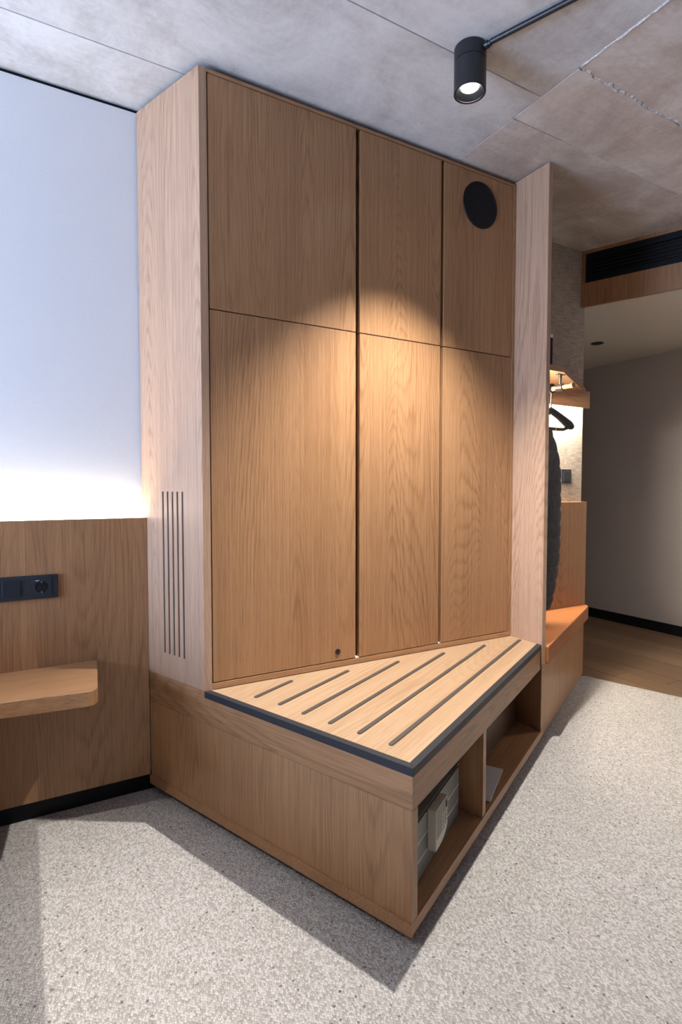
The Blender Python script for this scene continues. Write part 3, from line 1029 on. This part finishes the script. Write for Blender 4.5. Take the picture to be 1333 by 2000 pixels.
downlight(3.957, 2.868, 'small black recessed downlight in the cream hallway ceiling')
downlight(4.12, 1.35, 'unseen black downlight added out of view on the right to brighten the hallway', 90.0)  # added lamp, out of view, lifts the dim hallway wall

# ================================================================== CEILING SPOTLIGHT AND CABLE
ZL = 2.574
RL = 0.0535


def spotlight(LX, LYp, cdir, label, group=None):
    sl = thing('ceiling_spotlight', (LX, LYp, ZL), label, 'spotlight', group)
    bm = bmesh.new()
    add_lathe(bm, [(RL, ZL), (RL, 2.672), (RL - 0.008, 2.672), (RL - 0.008, 2.612), (RL - 0.006, ZL + 0.002)], (LX, LYp, 0), 'z', 64, close=True)
    obj('housing', bm, BLACK_METAL, sl, smooth=True)
    bm = bmesh.new()
    add_lathe(bm, [(0.0, 2.674), (RL, 2.674), (RL, ZC - 0.0015), (0.0, ZC - 0.0015)], (LX, LYp, 0), 'z', 64)
    obj('mounting_cap', bm, BLACK_METAL, sl, smooth=True)
    bm = bmesh.new()
    add_lathe(bm, [(RL - 0.0075, ZL + 0.004), (0.030, ZL + 0.019), (0.030, ZL + 0.021), (RL - 0.0075, ZL + 0.008)], (LX, LYp, 0), 'z', 48, close=True)
    obj('reflector', bm, BLACK, sl, smooth=True)
    bm = bmesh.new()
    add_lathe(bm, [(0.0, ZL + 0.016), (0.010, ZL + 0.0163), (0.022, ZL + 0.0175), (0.030, ZL + 0.020), (0.0, ZL + 0.022)], (LX, LYp, 0), 'z', 40)
    obj('lens', bm, LENS, sl, smooth=True)
    ca = Vector((LX, LYp)) + cdir * RL
    bm = bmesh.new()
    add_tube(bm, [(*(ca - cdir * 0.003), 2.706), (*(ca + cdir * 0.012), 2.706), (*(ca + cdir * 0.0125), 2.706), (*(ca + cdir * 0.020), 2.706)], [0.012, 0.012, 0.0095, 0.0095], 18)
    obj('cable_gland', bm, BLACK_METAL, sl, smooth=True)
    spd = bpy.data.lights.new('spot_beam', 'SPOT')
    spd.energy = LAMP_WATTS
    spd.color = (1.0, 0.97, 0.93)
    spd.spot_size = math.radians(90)
    spd.spot_blend = 0.78
    spd.shadow_soft_size = 0.016
    spo = bpy.data.objects.new('spot_beam', spd)
    COL.objects.link(spo)
    spo.parent = sl
    spo.location = (0, 0, 0.006)
    return ca


cdir = Vector((1.519 - 1.400, 1.163 - 1.451)).normalized()
ca = spotlight(1.343, 1.479, cdir, 'black cylindrical spotlight glowing on the concrete ceiling in front of the wardrobe')
cb = Vector((1.343, 1.479)) + cdir * ((1.479 - YB - 0.003) / -cdir.y)


def conduit(a, b, label):
    bm = bmesh.new()
    add_tube(bm, [(*a, 2.709), (*((a + b) / 2), 2.709), (*b, 2.709)], 0.0088, 14)
    tag(obj('cable_conduit', bm, BLACK_METAL, None, smooth=True), label, 'conduit')


conduit(ca + cdir * 0.0205, cb, 'black cable conduit running along the concrete ceiling from the spotlight by the wardrobe')
d3 = Vector((-0.25, -1.0)).normalized()
c3 = spotlight(-1.24, 0.95, d3, 'black cylindrical spotlight on the concrete ceiling above the bed')
conduit(c3 + d3 * 0.0205, c3 + d3 * ((c3.y - YB - 0.003) / -d3.y), 'black cable conduit running from the spotlight above the bed')
